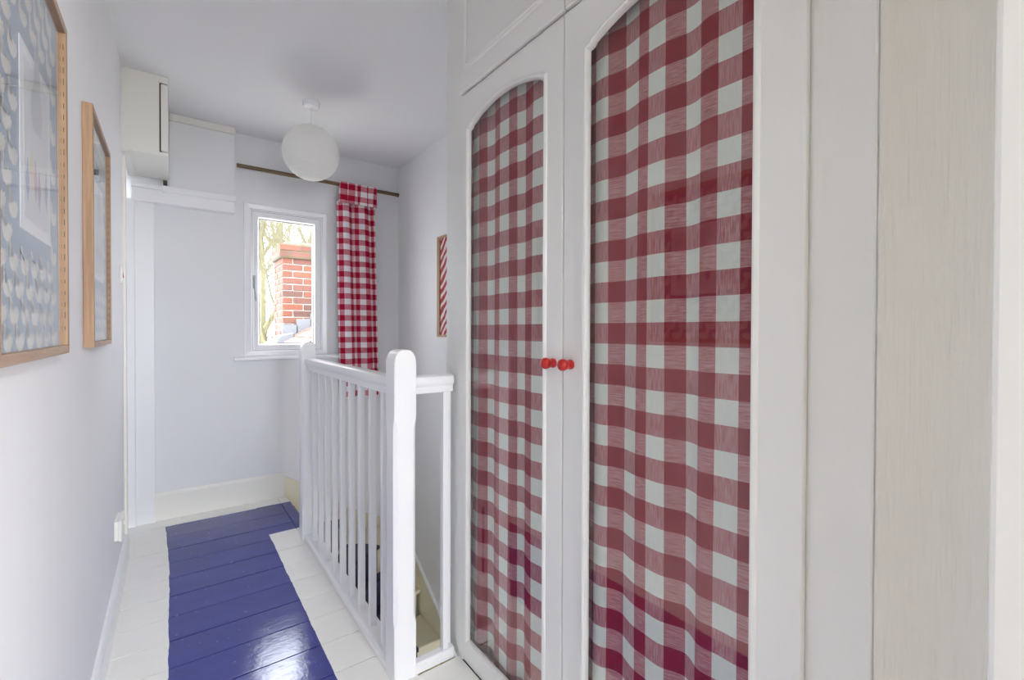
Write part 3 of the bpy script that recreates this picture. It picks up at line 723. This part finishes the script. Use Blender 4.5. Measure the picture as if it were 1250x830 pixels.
for k in range(4):
    x = hx0-.01+.15*k; abox(bm, x, x+.165, hy0-.022, hy0-.004, 1.05+.06*k, 1.255+.068*k)
obj('lead_flashing', bm, LEAD, chim, .003)
aa = bmesh.new(); aprism(aa, [(.90, .98), (1.10, 1.03), (1.10, 1.17), (.97, 1.14), (.93, 1.10)], 'Y', 5.60, 5.742); obj('lead_apron', aa, LEAD, chim, .01)
# tiled roof in front of the chimney, rising to the right
TILE = brick_mat('roof_tile', [(82, 54, 46), (96, 66, 56), (108, 84, 74), (90, 62, 52), (76, 56, 50)])
rf = empty('tiled_roof', (1.6, 5.0, .8), 'clay tiled roof slope below the chimney outside', 'roof')
sl = .62; ang_ = math.atan(sl)
def roof_z(x): return .985+(x-.90)*sl
bm = bmesh.new(); aprism(bm, [(.86, roof_z(.86)-.05), (1.75, roof_z(1.75)-.05), (1.75, roof_z(1.75)-.12), (.86, roof_z(.86)-.12)], 'Y', 4.55, 7.2); obj('roof_deck', bm, MORT, rf)
bm = bmesh.new(); abox(bm, -.13, .13, -.08, .08, -.007, .007); bmesh.ops.recalc_face_normals(bm, faces=bm.faces); bmesh.ops.bevel(bm, geom=list(bm.edges), offset=.003, segments=1, affect='EDGES')
tme = bpy.data.meshes.new('tile'); bm.to_mesh(tme); bm.free()
for r in range(8):
    x = .90+.105*r
    for c in range(7):
        y = 4.72+.166*c+(.083 if r % 2 else 0)
        if y > 5.70: continue
        o = put('tile', tme, TILE, rf, (x, y, roof_z(x)+.004+random.uniform(-.004, .004)))
        o.rotation_euler = (random.uniform(-.03, .03), -ang_+.06, random.uniform(-.03, .03))
# trees
BARK = paint('lichen_bark', lin(86, 82, 56), .95, (6, 6, 2), .5, .25, bd=.02)
TWIG = paint('lichen_twig', lin(80, 76, 54), .95, (6, 6, 2), .3, .2, bd=.01)
def tree(name, base, height, r0, label, seed, spread=.55, depth=5):
    rng = random.Random(seed); t = empty(name, base, label, 'tree', 'bare trees beyond the chimney')
    tb = bmesh.new(); tw = bmesh.new(); cnt = [0]
    def grow(p, d, L, r, k):
        segs = 3 if k < 3 else 2; q = Vector(p); dd = Vector(d)
        for s_ in range(segs):
            dd = (dd+Vector((rng.uniform(-.16, .16), rng.uniform(-.16, .16), rng.uniform(-.04, .10)))).normalized()
            q2 = q+dd*(L/segs); rr = r*(1-.35*(s_+1)/segs)
            atube(tb if k < 2 else tw, q, q2, r*(1-.35*s_/segs), rr, 6 if k < 2 else 4)
            if k < depth and (s_ > 0 or k > 0):
                for b in range(rng.choice((1, 2)) if k < depth-1 else 2):
                    a = rng.uniform(0, 6.283); o_ = Vector((math.cos(a), math.sin(a), rng.uniform(-.1, .7))).normalized()
                    grow(q2, (dd*(1-spread)+o_*spread).normalized(), L*rng.uniform(.5, .72), rr*.55, k+1)
            q = q2
        if k < depth: grow(q, dd, L*.66, r*.6, k+1)
    grow(Vector(base), Vector((0, 0, 1)), height*.45, r0, 0)
    obj('trunk', tb, BARK, t); b = obj('branches', tw, TWIG, t)
    return t
tree('bare_tree', (2.05, 13.0, -3.2), 9.5, .20, 'pale lichen-covered bare tree outside, left of the chimney', 11, .55, 6)
tree('bare_tree', (6.0, 35.0, -3.2), 22.0, .34, 'slender bare tree outside, its boughs spreading over the chimney cap', 23, .6, 6)
tree('bare_tree', (4.4, 16.0, -3.2), 11.0, .22, 'bare spreading tree behind the chimney stack', 5, .6, 6)
SHR = paint('hedge_leaf', lin(70, 68, 36), .9, (5, 5, 5), .4, .3, bd=.02)
rng = random.Random(3); bm = bmesh.new()
for k in range(2600):
    a = rng.uniform(0, 6.283); u = rng.uniform(-.2, 1); rr = (1-max(0, u)**2)**.5*rng.uniform(.55, 1.0)
    p = Vector((2.0+1.2*rr*math.cos(a), 11.2+.9*rr*math.sin(a), -1.0+2.1*u*rng.uniform(.7, 1)))
    d = Vector((rng.uniform(-1, 1), rng.uniform(-1, 1), rng.uniform(-1, 1))).normalized()*.07; e = d.orthogonal().normalized()*.035
    bm.faces.new([bm.verts.new(p+d), bm.verts.new(p+e), bm.verts.new(p-d), bm.verts.new(p-e)])
hd = empty('shrub', (2.0, 11.2, -3.0), 'olive green shrub at the foot of the bare tree outside', 'shrub')
f_ = obj('foliage', bm, SHR, hd, recalc=False); f_['kind'] = 'stuff'
bm = bmesh.new()
for k in range(7):
    a = k*.9; atube(bm, (2.0+.1*math.cos(a), 11.2+.1*math.sin(a), -3.0), (2.0+.7*math.cos(a), 11.2+.6*math.sin(a), -.4), .05, .015, 5)
obj('stems', bm, BARK, hd)
struct(box('ground', -30, 30, -30, 45, -3.4, -3.2, paint('ground_gravel', lin(196, 190, 178), .95, (3, 3, 3), .3, .1)))
